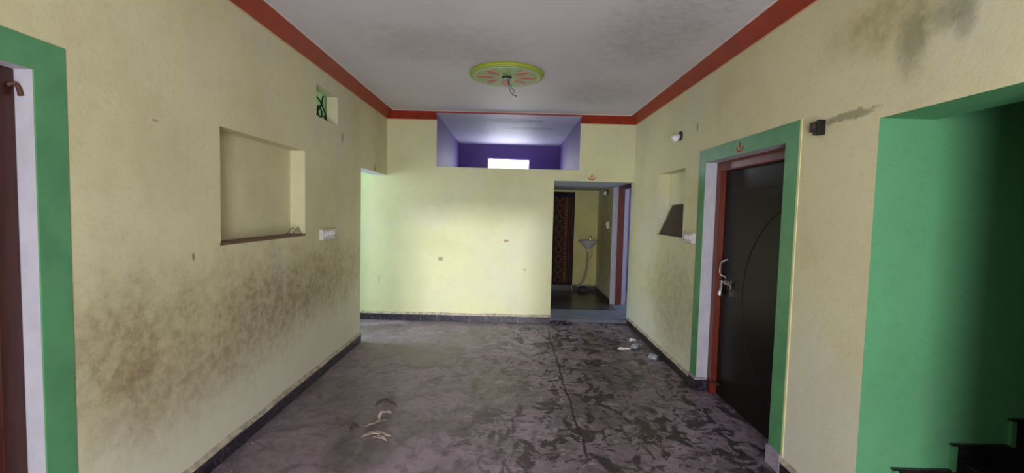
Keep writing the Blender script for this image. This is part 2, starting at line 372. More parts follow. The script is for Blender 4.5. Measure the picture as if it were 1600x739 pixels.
wall('wall_front', 'Y', YF, -1, 0.2, -4.0, 4.4, 0, ZH, [(-0.35, 0.65, 0, 2.05, None, 1)], ['wall_right', 'white_paint'],
    'cream plaster wall with the entrance doorway behind the viewpoint')
wall('wall_outer_left', 'X', -3.8, -1, 0.2, YF, 8.8, 0, ZH, [(4.85, 5.85, 0, 2.2, None, 0)], ['green_room'], 'pale green outer wall of the side court room')
wall('wall_outer_right', 'X', 4.2, 1, 0.2, YF, 8.8, 0, ZH, [(6.3, 7.5, 0.9, 2.1, None, 0)], ['passage_ceiling'], 'whitewashed outer wall of the side room')
wall('wall_outer_back', 'Y', 8.62, 1, 0.2, -3.8, 4.2, 0, ZH, [(-0.471, 0.325, 2.225, 2.49, None, 0)], ['purple'], 'purple back wall of the loft with a bright slot window')
wall('wall_court', 'Y', 3.2, -1, 0.12, -3.8, XL - TL, 0, ZH, [], ['green_room'], 'pale green partition of the side court room')
wall('wall_stair_far', 'Y', 2.02, 1, 0.15, XR + TR, 4.2, 0, ZH, [], ['green_wall'], 'dark green wall beside the stair')
wall('wall_stair_near', 'Y', 1.25, -1, 0.15, XR + TR, 4.2, 0, ZH, [], ['green_wall'], 'green wall on the near side of the stair')
wall('wall_side_room', 'Y', 5.95, -1, 0.12, XR + TR, 4.2, 0, ZH, [], ['passage_ceiling'], 'whitewashed partition of the side room')
# passage under the loft
wall('wall_passage_far', 'Y', 8.45, 1, 0.17, 0.40, XR + TR, 0, 1.918, [(0.40, 1.165, 0, 1.86, None, 0)], ['wall_far'], 'yellow plaster wall at the far end of the passage behind the basin')
wall('wall_passage_left', 'X', 0.56, -1, 0.14, YB + TB, 8.45, 0, 1.918, [], ['wall_far'], 'yellow plaster wall on the left of the passage')
bm = bmesh.new(); box(bm, -1.12, XR, YB + TB, 8.62, 1.918, 2.064)
for f in bm.faces: f.material_index = 0
lo = obj('floor_loft', bm, ['passage_ceiling'], label='whitewashed slab carrying the loft over the passage', cat='slab', kind='structure')
obj('wall_loft_left', B(-1.12, -1.006, YB + TB, 8.62, 2.064, ZH), 'purple', label='purple side wall of the loft, left', cat='wall', kind='structure')
obj('wall_loft_right', B(0.887, 1.0, YB + TB, 8.62, 2.064, ZH), 'purple', label='purple side wall of the loft, right', cat='wall', kind='structure')
obj('ceiling_loft', B(-1.006, 0.887, YB - CV + 0.004, 8.62, 2.752, ZH - 0.001), 'loft_ceiling', label='lilac whitewashed loft ceiling with dark spots', cat='ceiling', kind='structure')
obj('floor_passage', B(0.56, XR, 6.72, 8.45, 0.0, 0.04), 'floor_dark', label='dark polished passage floor', cat='floor', kind='structure')
obj('trim_threshold', B(0.56, XR, 6.10, 6.72, 0.0, 0.046), 'sill_stone', bev=0.004, label='blue-grey stone threshold strip at the passage entry', cat='threshold', kind='structure')
# coving
def coving(name, pts4, label):
    bm = bmesh.new(); v = [bm.verts.new(p) for p in pts4]; bm.faces.new(v)
    return bm
def cove_run(bm, a_low, b_low, a_hi, b_hi, corner_a, corner_b):
    # triangular section: low edge on the wall, high edge on the ceiling, hidden corner
    A = [bm.verts.new(p) for p in (a_low, a_hi, corner_a)]; Bv = [bm.verts.new(p) for p in (b_low, b_hi, corner_b)]
    bm.faces.new(A); bm.faces.new(Bv)
    for i in range(3): bm.faces.new((A[i], A[(i + 1) % 3], Bv[(i + 1) % 3], Bv[i]))
e = 0.002
bm = bmesh.new(); cove_run(bm, (XL + e, YF, ZC), (XL + e, YB - e, ZC), (XL + CV, YF, ZH - e), (XL + CV, YB - CV, ZH - e), (XL + e, YF, ZH - e), (XL + e, YB - e, ZH - e))
obj('trim_1', bm, 'red_coving', label='red painted sloping coving along the left wall', cat='coving', kind='structure')
bm = bmesh.new(); cove_run(bm, (XR - e, YF, ZC), (XR - e, YB - e, ZC), (XR - CV, YF, ZH - e), (XR - CV, YB - CV, ZH - e), (XR - e, YF, ZH - e), (XR - e, YB - e, ZH - e))
obj('trim_2', bm, 'red_coving', label='red painted sloping coving along the right wall', cat='coving', kind='structure')
for nm, x0, x1, x0h, x1h, lb in (('trim_3', XL + e, -1.006, XL + CV, -1.006, 'left of the loft'), ('trim_4', 0.887, XR - e, 0.887, XR - CV, 'right of the loft')):
    bm = bmesh.new(); cove_run(bm, (x0, YB - e, ZC), (x1, YB - e, ZC), (x0h, YB - CV, ZH - e), (x1h, YB - CV, ZH - e), (x0, YB - e, ZH - e), (x1, YB - e, ZH - e))
    obj(nm, bm, 'red_coving', label='red coving on the end wall ' + lb, cat='coving', kind='structure')
obj('trim_5', B(-1.006, 0.887, YB - CV - 0.008, YB - CV + 0.004, 2.748, ZH - e), 'red_coving', label='thin red lip over the loft opening', cat='coving', kind='structure')
bm = bmesh.new(); w = 0.012
box(bm, XL + CV, XL + CV + w, YF, YB - CV, ZH - 0.005, ZH); box(bm, XR - CV - w, XR - CV, YF, YB - CV, ZH - 0.005, ZH); box(bm, XL + CV + w, XR - CV - w, YB - CV - 0.02, YB - CV - 0.008, ZH - 0.005, ZH)
obj('trim_6', bm, 'edge_white', label='thin white line where coving meets ceiling', cat='trim', kind='structure')
bm = bmesh.new(); box(bm, XL, XL + 0.004, YF, YB - e, ZC - 0.009, ZC); box(bm, XR - 0.004, XR, YF, YB - e, ZC - 0.009, ZC)
box(bm, XL, -1.006, YB - 0.004, YB, ZC - 0.009, ZC); box(bm, 0.887, XR, YB - 0.004, YB, ZC - 0.009, ZC)
obj('trim_7', bm, simple('peach_edge_line', sr(206, 172, 128), 0.6, var=0.1), label='thin peach line under the red coving', cat='trim', kind='structure')

# skirtings: mortar backing carrying one object per tile
def skirt(name, axis, plane, inward, runs, h, mat, label, t=0.016, L=0.30, mats_alt=None):
    root = None; n = 0
    bm = bmesh.new()
    for (a, b) in runs:
        k = max(1, int((b - a) / 0.12)); prev = None; row = []
        for i in range(k + 1):
            s = a + (b - a) * i / k; dz = random.uniform(-0.004, 0.008); dt = random.uniform(0, 0.005)
            d0, d1 = -0.0, t * 0.75 + dt
            sec = []
            for (dd, zz) in ((0, 0), (0, h + 0.028 + dz), (d1 + 0.006, h + 0.004 + dz), (t * 0.55, h - 0.012), (t * 0.5, 0)):
                sec.append(bm.verts.new((plane + inward * dd, s, zz) if axis == 'X' else (s, plane + inward * dd, zz)))
            if prev:
                for j in range(5): bm.faces.new((prev[j], prev[(j + 1) % 5], sec[(j + 1) % 5], sec[j]))
            else: bm.faces.new(sec)
            prev = sec
        bm.faces.new(prev)
    root = obj(name, bm, 'mortar', label=label, cat='skirting', kind='structure')
    for (a, b) in runs:
        k = max(1, round((b - a) / L)); s = a
        for i in range(k):
            e2 = a + (b - a) * (i + 1) / k - 0.003; tt = t + random.uniform(-0.002, 0.003); hh = h - random.uniform(0.0, 0.006)
            p = sorted((plane, plane + inward * tt))
            q = B(p[0], p[1], s, e2, 0, hh) if axis == 'X' else B(s, e2, p[0], p[1], 0, hh)
            obj('tile', q, mat, root, bev=0.0015)
            s = e2 + 0.003
    return root
skirt('baseboard_left', 'X', XL, 1, [(YF, 0.43), (1.705, 4.99)], 0.085, 'tile_dark', 'dark stone skirting tiles with a dusty ledge along the left wall')
skirt('baseboard_back', 'Y', YB, -1, [(-3.8, 0.56)], 0.085, 'tile_dark', 'dark veined marble skirting tiles along the end wall', t=0.014, L=0.22)
skirt('baseboard_right', 'X', XR, -1, [(YF, 1.25), (2.02, 2.56), (3.94, 6.06)], 0.075, 'tile_black', 'dark stained skirting tiles with crumbling ledge along the right wall')
skirt('baseboard_passage_far', 'Y', 8.45, -1, [(1.18, XR)], 0.13, 'tile_black', 'dark skirting at the far end of the passage', t=0.012)
skirt('baseboard_passage_right', 'X', XR, -1, [(7.2, 8.43)], 0.13, 'tile_black', 'dark skirting along the right side of the passage', t=0.012)

# ------------------------------------------------------------------ door 1 (right, black)
d1 = thing('door_1', (XR, 3.25, 0), 'black door in a red-brown frame with a green painted surround on the right wall', 'door', kind='structure')
def band_mesh(x, out, y0, y1, zt, y0i, y1i, zti, zb=0.0, zb2=None, t=0.005):
    bm = bmesh.new(); xs = sorted((x, x + out * t)); zb2 = zb if zb2 is None else zb2
    prism(bm, [(y0, zb), (y0i, zb), (y0i, zti), (y1i, zti), (y1i, zb2), (y1, zb2), (y1, zt), (y0, zt)], 'x', xs[0], xs[1])
    return bm
obj('painted_surround', band_mesh(XR, -1, 2.572, 3.925, 2.055, 2.70, 3.80, 1.945, 0.115, 0.10), 'green_band', d1, bev=0.002)
obj('edge_strip', B(XR - 0.004, XR, 2.556, 2.571, 0.1, 2.06), simple('cream_edge', sr(222, 214, 158), 0.6, var=0.08), d1)
obj('base_tile', B(XR - 0.02, XR + 0.02, 2.560, 2.70, 0, 0.115), 'tile_pale', d1, bev=0.002)
obj('base_tile', B(XR - 0.015, XR + 0.09, 3.785, 3.925, 0, 0.10), 'tile_dark', d1, bev=0.002)
obj('ledge', B(XR - 0.02, XR + 0.085, 3.783, 3.925, 0.10, 0.118), 'tile_pale', d1, bev=0.002)
fx0, fx1 = 1.715, 1.80
for y0, y1 in ((3.725, 3.80), (2.70, 2.775)):
    bm = bmesh.new(); yi = y0 if y0 > 3 else y1; yo = y1 if y0 > 3 else y0; sg = 1 if y0 > 3 else -1
    prism(bm, [(fx0, yo), (fx0, yi + sg * 0.008), (fx0 + 0.008, yi), (fx0 + 0.045, yi), (fx0 + 0.045, yi + sg * 0.015), (fx1, yi + sg * 0.015), (fx1, yo)], 'z', 0.0, 1.945)
    obj('door_frame', bm, 'red_wood', d1)
bm = bmesh.new(); prism(bm, [(fx0, 1.945), (fx0, 1.878), (fx0 + 0.008, 1.87), (fx0 + 0.045, 1.87), (fx0 + 0.045, 1.885), (fx1, 1.885), (fx1, 1.945)], 'y', 2.775, 3.725)
obj('door_head', bm, 'red_wood', d1)
leaf = obj('door_leaf', B(1.762, 1.797, 2.785, 3.715, 0.012, 1.882), 'black_door', d1, bev=0.003)
xl = 1.7615
def groove(pts, r=0.004):
    bm = bmesh.new(); tube(bm, [(xl, p[0], p[1]) for p in spline(pts, 8)], r, 6); obj('groove', bm, 'door_groove', leaf)
groove([(2.79, 1.72), (3.15, 1.705), (3.70, 1.70)], 0.003)
groove([(2.80, 1.58), (3.0, 1.52), (3.18, 1.38), (3.32, 1.18), (3.38, 0.95), (3.34, 0.7), (3.22, 0.46), (3.02, 0.28), (2.80, 0.20)], 0.004)
# pull handle, bolt and hasp
xh = xl - 0.03
bm = bmesh.new(); tube(bm, spline([(xl, 3.655, 1.145), (xh, 3.665, 1.13), (xh - 0.008, 3.675, 1.10), (xh - 0.008, 3.680, 1.05), (xh, 3.672, 1.02), (xl, 3.66, 1.01)], 5), 0.006, 8)
tube(bm, [(xl, 3.64, 1.15), (xl - 0.003, 3.64, 1.15)], 0.012, 10); tube(bm, [(xl, 3.655, 1.0), (xl - 0.003, 3.655, 1.0)], 0.012, 10)
obj('pull_handle', bm, 'steel', leaf, True)
bm = bmesh.new(); tube(bm, [(xl - 0.014, 3.70, 0.968), (xl - 0.014, 3.54, 0.957)], 0.007, 8)
tube(bm, [(xl - 0.008, 3.545, 0.958), (xl - 0.02, 3.52, 0.99)], 0.007, 8); tube(bm, [(xl - 0.008, 3.545, 0.958), (xl - 0.02, 3.52, 0.925)], 0.007, 8)
box(bm, xl - 0.01, xl + 0.001, 3.58, 3.60, 0.945, 0.98); box(bm, xl - 0.01, xl + 0.001, 3.64, 3.66, 0.945, 0.98)
obj('bolt', bm, 'steel', leaf)
bm = bmesh.new(); prism(bm, [(3.705, 0.975), (3.665, 0.975), (3.668, 0.90), (3.70, 0.865), (3.715, 0.865), (3.69, 0.91)], 'x', xl - 0.024, xl - 0.018)
obj('hasp', bm, 'steel', leaf, bev=0.001)
pd = thing('padlock', (xl - 0.03, 3.672, 0.86), 'small shiny steel padlock hanging from the hasp of the black door', 'padlock')
bm = bmesh.new(); box(bm, xl - 0.042, xl - 0.024, 3.655, 3.692, 0.852, 0.885); obj('lock_body', bm, 'chrome', pd, bev=0.003)
bm = bmesh.new(); tube(bm, spline([(xl - 0.033, 3.660, 0.883), (xl - 0.033, 3.662, 0.902), (xl - 0.033, 3.673, 0.91), (xl - 0.033, 3.685, 0.902), (xl - 0.033, 3.687, 0.883)], 4), 0.003, 6); obj('shackle', bm, 'chrome', pd, True)
bm = bmesh.new(); tube(bm, [(1.73, 3.69, 0.115), (1.73, 3.62, 0.125)], 0.008, 8); tube(bm, [(1.715, 3.72, 0.10), (1.73, 3.69, 0.115)], 0.01, 8); obj('floor_bolt', bm, 'rubbish', d1)

# ------------------------------------------------------------------ door 2 (near left, maroon)
d2 = thing('door_2', (XL, 1.07, 0), 'dark maroon door frame with white reveal and green surround at the left edge', 'door', kind='structure')
obj('painted_surround', band_mesh(XL, 1, 0.435, 1.70, 2.056, 0.55, 1.585, 1.947), 'green_band', d2, bev=0.002)
for y0, y1 in ((1.51, 1.585), (0.55, 0.625)): obj('door_frame', B(XL - 0.165, XL - 0.062, y0, y1, 0, 1.947), 'maroon_wood', d2, bev=0.004)
obj('door_head', B(XL - 0.165, XL - 0.062, 0.625, 1.51, 1.87, 1.947), 'maroon_wood', d2, bev=0.004)
obj('door_leaf', B(XL - 0.15, XL - 0.115, 0.63, 1.505, 0.01, 1.865), simple('scuffed_brown_leaf', sr(128, 92, 92), 0.5, var=0.45, scale=5), d2, bev=0.003)
bm = bmesh.new(); tube(bm, spline([(XL - 0.060, 1.560, 1.885), (XL - 0.048, 1.572, 1.895), (XL - 0.040, 1.578, 1.88), (XL - 0.036, 1.580, 1.855)], 4), [0.007] * 8 + [0.008] * 5, 8)
obj('hinge_hook', bm, simple('rusty_iron', sr(96, 60, 48), 0.7, 0.3, 0.3), d2, True)

# ------------------------------------------------------------------ door 3 (side doorway in passage)
d3 = thing('door_3', (XR, 6.7, 0), 'open side doorway with white reveal and red frame in the passage', 'door', kind='structure')
obj('door_frame', B(1.70, 1.79, 7.13, 7.2, 0.046, 1.945), 'red_wood', d3, bev=0.004)
obj('door_frame', B(1.70, 1.79, 6.15, 6.22, 0.046, 1.945), 'red_wood', d3, bev=0.004)
obj('door_head', B(1.70, 1.79, 6.22, 7.13, 1.875, 1.945), 'red_wood', d3, bev=0.004)
obj('painted_surround', B(XR - 0.003, XR, 7.2, 7.26, 0.13, 1.918), 'white_paint', d3)
obj('sill', B(1.621, 1.871, 6.15, 7.2, 0.0, 0.045), 'sill_stone', d3)

d4 = thing('curtain_backing', (0.78, 8.55, 0), 'dark panel added behind the patterned curtain to keep the doorway dark', 'door', kind='structure')
obj('door_leaf', B(0.42, 1.16, 8.50, 8.54, 0.0, 1.86), 'black_door', d4)  # added backing, keeps the doorway dark behind the curtain
obj('sill', B(0.56, 1.165, 8.40, 8.50, 0.04, 0.14), 'tile_black', d4)  # dark block added to fill the gap below the curtain
# ------------------------------------------------------------------ windows
w1 = thing('window_1', (-0.07, 8.72, 2.36), 'bright slot window high in the purple back wall of the loft', 'window', kind='structure')
bm = bmesh.new(); y0, y1 = 8.66, 8.70
for a in ((-0.471, 0.325, y0, y1, 2.225, 2.24), (-0.471, 0.325, y0, y1, 2.475, 2.49), (-0.471, -0.456, y0, y1, 2.24, 2.475), (0.31, 0.325, y0, y1, 2.24, 2.475)): box(bm, *a)
obj('window_frame', bm, 'purple', w1)
w2 = thing('window_2', (XL - 0.1, 4.09, 2.4), 'small vent high on the left wall with a black scroll grille against green', 'window', kind='structure')
xg = XL - 0.088
def gt(pts, r=0.007, nm='grille_bar'):
    bm = bmesh.new(); tube(bm, [(xg, p[0], p[1]) for p in spline(pts, 5)], r, 6); obj(nm, bm, 'iron', w2, True)
gt([(3.87, 2.47), (3.99, 2.47), (4.09, 2.465), (4.19, 2.42)]); gt([(3.87, 2.40), (3.95, 2.41), (4.0, 2.36), (3.96, 2.30), (3.87, 2.29)])
gt([(4.19, 2.45), (4.10, 2.38), (4.03, 2.34), (3.94, 2.33)]); gt([(4.12, 2.46), (4.20, 2.40), (4.26, 2.33), (4.22, 2.27)])
gt([(4.08, 2.34), (4.10, 2.40), (4.17, 2.36), (4.14, 2.30), (4.08, 2.34)]); gt([(4.0, 2.30), (4.1, 2.29), (4.2, 2.33), (4.29, 2.30)])
gt([(3.86, 2.285), (4.1, 2.272), (4.31, 2.27)], 0.009, 'grille_frame'); gt([(4.04, 2.27), (4.08, 2.34), (4.16, 2.42), (4.2, 2.51)])
gm = simple('green_frosted_pane', sr(170, 195, 160), 0.4, var=0.3, scale=8)
nt_ = gm.node_tree; tl = nt_.nodes.new('ShaderNodeBsdfTranslucent'); tl.inputs[0].default_value = sr(185, 205, 170); mx = nt_.nodes.new('ShaderNodeMixShader'); mx.inputs[0].default_value = 0.7
nt_.links.new(nt_.nodes['Principled BSDF'].outputs[0], mx.inputs[1]); nt_.links.new(tl.outputs[0], mx.inputs[2]); nt_.links.new(mx.outputs[0], nt_.nodes['Material Output'].inputs[0])
obj('pane', B(XL - 0.108, XL - 0.104, 3.856, 4.317, 2.263, 2.529), gm, w2)

# sill strips in niches
obj('trim_8', B(XL - 0.118, XL + 0.006, 2.575, 3.645, 1.262, 1.277), 'maroon_sill', bev=0.002, label='brown painted sill along the bottom of the left niche', cat='sill', kind='structure')

# ------------------------------------------------------------------ stair
st = thing('staircase', (XR + 0.3, 1.6, 0), 'dark stone stair climbing to the right inside the green stairwell', 'stairs', kind='structure')
run = 0.262; x0 = 1.60; zs = [0.15, 0.272, 0.394, 0.516, 0.638, 0.76, 0.882, 1.004, 1.126]
for i, zt in enumerate(zs):
    xa = 1.60 + run * i; xb = xa + run
    obj('step', B(xa, xb, 1.255, 2.008, 0, zt - 0.03), 'stair_stone', st)
    obj('tread', B(xa - 0.018, xb, 1.255, 2.008, zt - 0.03, zt), 'stair_stone', st, bev=0.005)
    zk = zt + 0.082
    bm = bmesh.new(); box(bm, xa - 0.07, xb - 0.071, 2.008, 2.02, max(0, zt - 0.12), zk)
    if i: obj('wall_tile', bm, 'stair_stone', st, bev=0.001)
    else: bm.free()
    if i:
        obj('tile_edge', B(xa - 0.074, xa - 0.052, 2.004, 2.019, zt - 0.04, zk), 'green_band', st)
        obj('tile_cap', B(xa - 0.08, xb - 0.075, 2.002, 2.02, zk, zk + 0.008), 'tile_black', st)

# ------------------------------------------------------------------ switchboards
def switchboard(name, axis_x, inward, y0, y1, z0, z1, label, ns):
    r = thing(name, (axis_x, (y0 + y1) / 2, z0), label, 'switchboard')
    th = 0.03; X0 = axis_x + inward * 0.0; X1 = axis_x + inward * th
    xs = sorted((X0, X1)); obj('back_box', B(xs[0], xs[1], y0, y1, z0, z1), 'plastic_white', r, bev=0.004)
    xp = sorted((X1, X1 + inward * 0.006)); xq = sorted((X1 + inward * 0.006, X1 + inward * 0.013)); m = 0.008
    fp = obj('face_plate', B(xp[0], xp[1], y0 + m, y1 - m, z0 + m, z1 - m), 'plastic_white', r, bev=0.002)
    wdt = (y1 - y0 - 0.04) / ns
    for i in range(ns):
        a = y0 + 0.02 + i * wdt
        if i == ns - 1:
            for dy, dz in ((0.3, 0.3), (0.7, 0.3), (0.5, 0.7)):
                bm = bmesh.new(); lathe(bm, [(0.005, 0), (0.005, inward * 0.002)], (X1 + inward * 0.006, a + wdt * dy, z0 + (z1 - z0) * dz), 8, axis='x'); obj('socket_hole', bm, 'dark_hole', fp)
        else:
            bm = bmesh.new(); ya, yb = a + wdt * 0.2, a + wdt * 0.8; za, zb = z0 + (z1 - z0) * 0.38, z1 - 0.018
            prism(bm, [(X1 + inward * 0.006, za), (X1 + inward * 0.016, za + 0.006), (X1 + inward * 0.009, zb), (X1 + inward * 0.006, zb)], 'y', ya, yb); obj('switch', bm, 'switch_white', r)
    return r
switchboard('switchboard', XL, 1, 3.905, 4.225, 1.205, 1.30, 'ivory switchboard on the left wall between the niche and the side opening', 6)
switchboard('switchboard', XR, -1, 3.94, 4.165, 1.25, 1.345, 'ivory switchboard on the right wall beside the green door surround', 4)
switchboard('switchboard', XR, -1, 7.45, 7.60, 1.25, 1.37, 'small grey-white switchboard on the dim passage wall above the basin side', 2)

# bulb holders
def holder(loc, n, label, s=1.0):
    r = thing('lamp_holder', loc, label, 'lamp holder'); x, y, z = loc
    bm = bmesh.new(); lathe(bm, [(0.045 * s, 0), (0.045 * s, n * 0.012), (0.036 * s, n * 0.018)], loc, 20, axis='x'); obj('base_plate', bm, 'dark_wood', r)
    bm = bmesh.new(); d = Vector((n * 0.85, 0, -0.5)).normalized(); p = Vector(loc) + Vector((n * 0.016, 0, 0))
    tube(bm, [p, p + d * 0.02 * s, p + d * 0.03 * s, p + d * 0.07 * s, p + d * 0.075 * s], [0.024 * s, 0.024 * s, 0.033 * s, 0.036 * s, 0.030 * s], 18); obj('socket', bm, 'bulb_white', r, True)
holder((XR, 4.40, 2.265), -1, 'white angled lamp holder high on the right wall above the niche', 1.0)
holder((XR, 7.62, 1.86), -1, 'white lamp holder on the passage wall beside the doorway', 0.9)

# dark bracket box
br = thing('wall_bracket', (XR, 2.41, 1.95), 'small dark wooden clamp box high on the right wall right of the black door', 'bracket')
obj('body', B(XR - 0.032, XR, 2.385, 2.45, 1.96, 2.012), 'dark_wood', br, bev=0.003)
obj('clip', B(XR - 0.038, XR, 2.366, 2.384, 1.938, 2.014), 'iron', br, bev=0.002)
bm = bmesh.new(); tube(bm, [(XR - 0.03, 2.41, 1.985), (XR - 0.04, 2.41, 1.985)], 0.014, 10); obj('knob', bm, 'rubbish_red', br)
obj('lower_lip', B(XR - 0.036, XR, 2.385, 2.415, 1.94, 1.957), 'dark_wood', br, bev=0.002)

# ------------------------------------------------------------------ red painted marks
def mark(P, label):
    bm = bmesh.new(); s = 0.04
    def flat(pts, w):
        for (a, b) in zip(pts, pts[1:]):
            A, C = Vector(a), Vector(b); d = (C - A); n = Vector((-d.y, d.x)).normalized() * w
            q = [A - n, C - n, C + n, A + n]
            front = [bm.verts.new(P(v.x, v.y, 0.0025)) for v in q]; back = [bm.verts.new(P(v.x, v.y, 0)) for v in q]
            bm.faces.new(front); bm.faces.new(back)
            for i in range(4): bm.faces.new((front[i], front[(i + 1) % 4], back[(i + 1) % 4], back[i]))
    arc = [(math.cos(a) * s * 1.1, math.sin(a) * s * 0.8) for a in [math.radians(180 + 180 * i / 8) for i in range(9)]]
    flat(arc, 0.006); flat([(0, -0.005), (0.004, 0.018), (0.0, 0.03)], 0.009)
    return obj('painted_mark', bm, 'red_mark', label=label, cat='painted mark')
mark(lambda u, v, d: (XL + d, 5.50 + u, 1.995 + v), 'small red crescent mark on the left lintel above the side opening')
mark(lambda u, v, d: (1.055 + u, YB - d, 1.975 + v), 'small red crescent mark above the passage opening in the end wall')
mark(lambda u, v, d: (XR - 0.005 - d, 3.24 - u, 1.998 + v), 'small red crescent mark on the green band over the black door')

# ------------------------------------------------------------------ ceiling medallion
mc = Vector((-0.072, 4.25, ZH)); md = thing('ceiling_medallion', mc, 'round green plaster ceiling rose with red petals and lime rim', 'ceiling rose')
R = 0.345
bm = bmesh.new(); lathe(bm, [(R * 0.97, 0), (R, -0.012), (R, -0.026), (R * 0.985, -0.031), (R * 0.90, -0.031), (R * 0.90, 0)], mc, 64); obj('rim', bm, 'med_rim', md)
bm = bmesh.new(); lathe(bm, [(R * 0.96, -0.028), (R * 0.95, -0.036)], mc, 64); obj('disc', bm, 'med_green', md)
zf = ZH - 0.038
bm = bmesh.new(); n = 64
for k in range(n):
    a0, a1 = 2 * math.pi * k / n, 2 * math.pi * (k + 1) / n
    q = [(mc.x + math.cos(a) * r, mc.y + math.sin(a) * r) for a, r in ((a0, R * 0.84), (a1, R * 0.84), (a1, R * 0.865), (a0, R * 0.865))]
    prism(bm, q, 'z', zf, ZH - 0.031)
obj('white_ring', bm, 'med_white', md)
for k in range(8):
    a = math.radians(90 + 45 * k + 3)
    if k == 4: continue
    for nm, mt, r0_, r1_, wd, zt in (('petal_outline', 'med_white', 0.072, 0.302, 0.048, zf), ('petal', 'med_red', 0.088, 0.284, 0.037, zf - 0.0025)):
        d = Vector((math.cos(a), math.sin(a))); s = Vector((-d.y, d.x)); c = Vector((mc.x, mc.y)); rm = 0.19
        bm = bmesh.new(); prism(bm, [tuple(c + d * r0_), tuple(c + d * rm + s * wd), tuple(c + d * r1_), tuple(c + d * rm - s * wd)], 'z', zt, ZH - 0.031)
        obj(nm, bm, mt, md)
bm = bmesh.new(); lathe(bm, [(0.046, -0.031), (0.046, -0.044), (0.036, -0.048)], mc, 24); obj('hook_box_rim', bm, 'dark_hole', md)
bm = bmesh.new(); lathe(bm, [(0.034, -0.04), (0.034, -0.05)], mc, 24); obj('hook_box', bm, simple('grey_lilac_plate', sr(150, 140, 152), 0.5), md)
bm = bmesh.new(); z = ZH - 0.045; x, y = mc.x, mc.y
tube(bm, spline([(x + 0.02, y, z), (x + 0.03, y - 0.01, z - 0.05), (x + 0.045, y - 0.02, z - 0.09), (x + 0.075, y - 0.02, z - 0.115), (x + 0.055, y - 0.02, z - 0.15)], 5), 0.0028, 6); obj('wire', bm, 'iron', md)
bm = bmesh.new(); tube(bm, spline([(x + 0.012, y, z), (x + 0.02, y - 0.012, z - 0.07), (x + 0.045, y - 0.02, z - 0.14), (x + 0.075, y - 0.03, z - 0.16), (x + 0.09, y - 0.03, z - 0.17)], 5), [0.0028] * 16 + [0.005] * 5, 6); obj('wire', bm, 'dark_hole', md)

# ------------------------------------------------------------------ passage: curtain, basin, hose, stone
ct = thing('door_curtain', (0.78, 8.41, 0.14), 'dark brown patterned curtain hanging over the doorway at the passage end', 'curtain')
bm = bmesh.new(); nx, nz = 60, 16; g = []
for j in range(nz + 1):
    row = []
    for i in range(nx + 1):
        u = 0.42 + 0.76 * i / nx - 0.78; zz = 1.72 * j / nz; am = 0.010 + 0.006 * (1 - j / nz)
        row.append(bm.verts.new((u, math.sin(i * 0.85 + 0.3 * math.sin(j * 0.4)) * am, zz)))
    g.append(row)
for j in range(nz):
    for i in range(nx): bm.faces.new((g[j][i], g[j][i + 1], g[j + 1][i + 1], g[j + 1][i]))
cl = obj('cloth', bm, 'curtain', smooth=True); cl.parent = ct
s_ = cl.modifiers.new('solid', 'SOLIDIFY'); s_.thickness = 0.003
bm = bmesh.new(); tube(bm, [(0.42, 8.425, 1.872), (1.19, 8.425, 1.872)], 0.009, 8); obj('curtain_rod', bm, 'iron', ct)

bs = thing('wash_basin', (1.43, 8.45, 0.85), 'small grey-white wall basin in the far corner of the passage', 'wash basin')
bm = bmesh.new(); prof = [(0.035, 0.845), (0.06, 0.86), (0.11, 0.905), (0.15, 0.95), (0.17, 0.975), (0.172, 0.992), (0.16, 0.995), (0.145, 0.975), (0.09, 0.93), (0.03, 0.905)]
lathe(bm, prof, (1.435, 8.30, 0), 28, 0.97, 0.80); obj('bowl', bm, 'ceramic', bs, True)
obj('back_ledge', B(1.275, 1.595, 8.38, 8.45, 0.945, 0.997), 'ceramic', bs, bev=0.012)
bm = bmesh.new(); tube(bm, spline([(1.49, 8.41, 0.99), (1.49, 8.41, 1.05), (1.487, 8.38, 1.07), (1.48, 8.33, 1.05)], 5), 0.012, 8); tube(bm, [(1.49, 8.41, 1.05), (1.49, 8.41, 1.085)], 0.018, 10); obj('tap', bm, 'chrome', bs, True)
bm = bmesh.new(); tube(bm, [(1.43, 8.30, 0.80), (1.43, 8.30, 0.85)], 0.022, 12); obj('waste_outlet', bm, 'bulb_white', bs, True)
bm = bmesh.new(); tube(bm, spline([(1.50, 8.42, 0.95), (1.53, 8.43, 0.85), (1.53, 8.43, 0.70), (1.47, 8.43, 0.66)], 5), 0.005, 6); obj('supply_pipe', bm, 'steel', bs)
pts = spline([(1.43, 8.30, 0.81), (1.435, 8.31, 0.65), (1.43, 8.32, 0.48), (1.40, 8.34, 0.32), (1.35, 8.36, 0.20), (1.27, 8.37, 0.12)], 10)
bm = bmesh.new(); tube(bm, pts, [0.020 if i % 2 else 0.0165 for i in range(len(pts))], 10); obj('drain_hose', bm, 'hose', bs)
def rock(name, c, s, m, label, cat, seed=0, par=None):
    bm = bmesh.new(); bmesh.ops.create_icosphere(bm, subdivisions=3, radius=1)
    for v in bm.verts:
        k = 1 + 0.35 * noise.noise(v.co * 1.4 + Vector((seed, 0, 0))); v.co = Vector((v.co.x * s[0] * k, v.co.y * s[1] * k, max(v.co.z * s[2] * k, -s[2] * 0.8))) + Vector(c)
    mn = min(v.co.z for v in bm.verts)
    for v in bm.verts: v.co.z += c[2] - mn
    return obj(name, bm, m, par, True, label=label, cat=cat)
rock('stone', (1.36, 8.24, 0.04), (0.08, 0.06, 0.05), 'stone', 'brown stone on the floor beneath the basin hose', 'stone', 3)

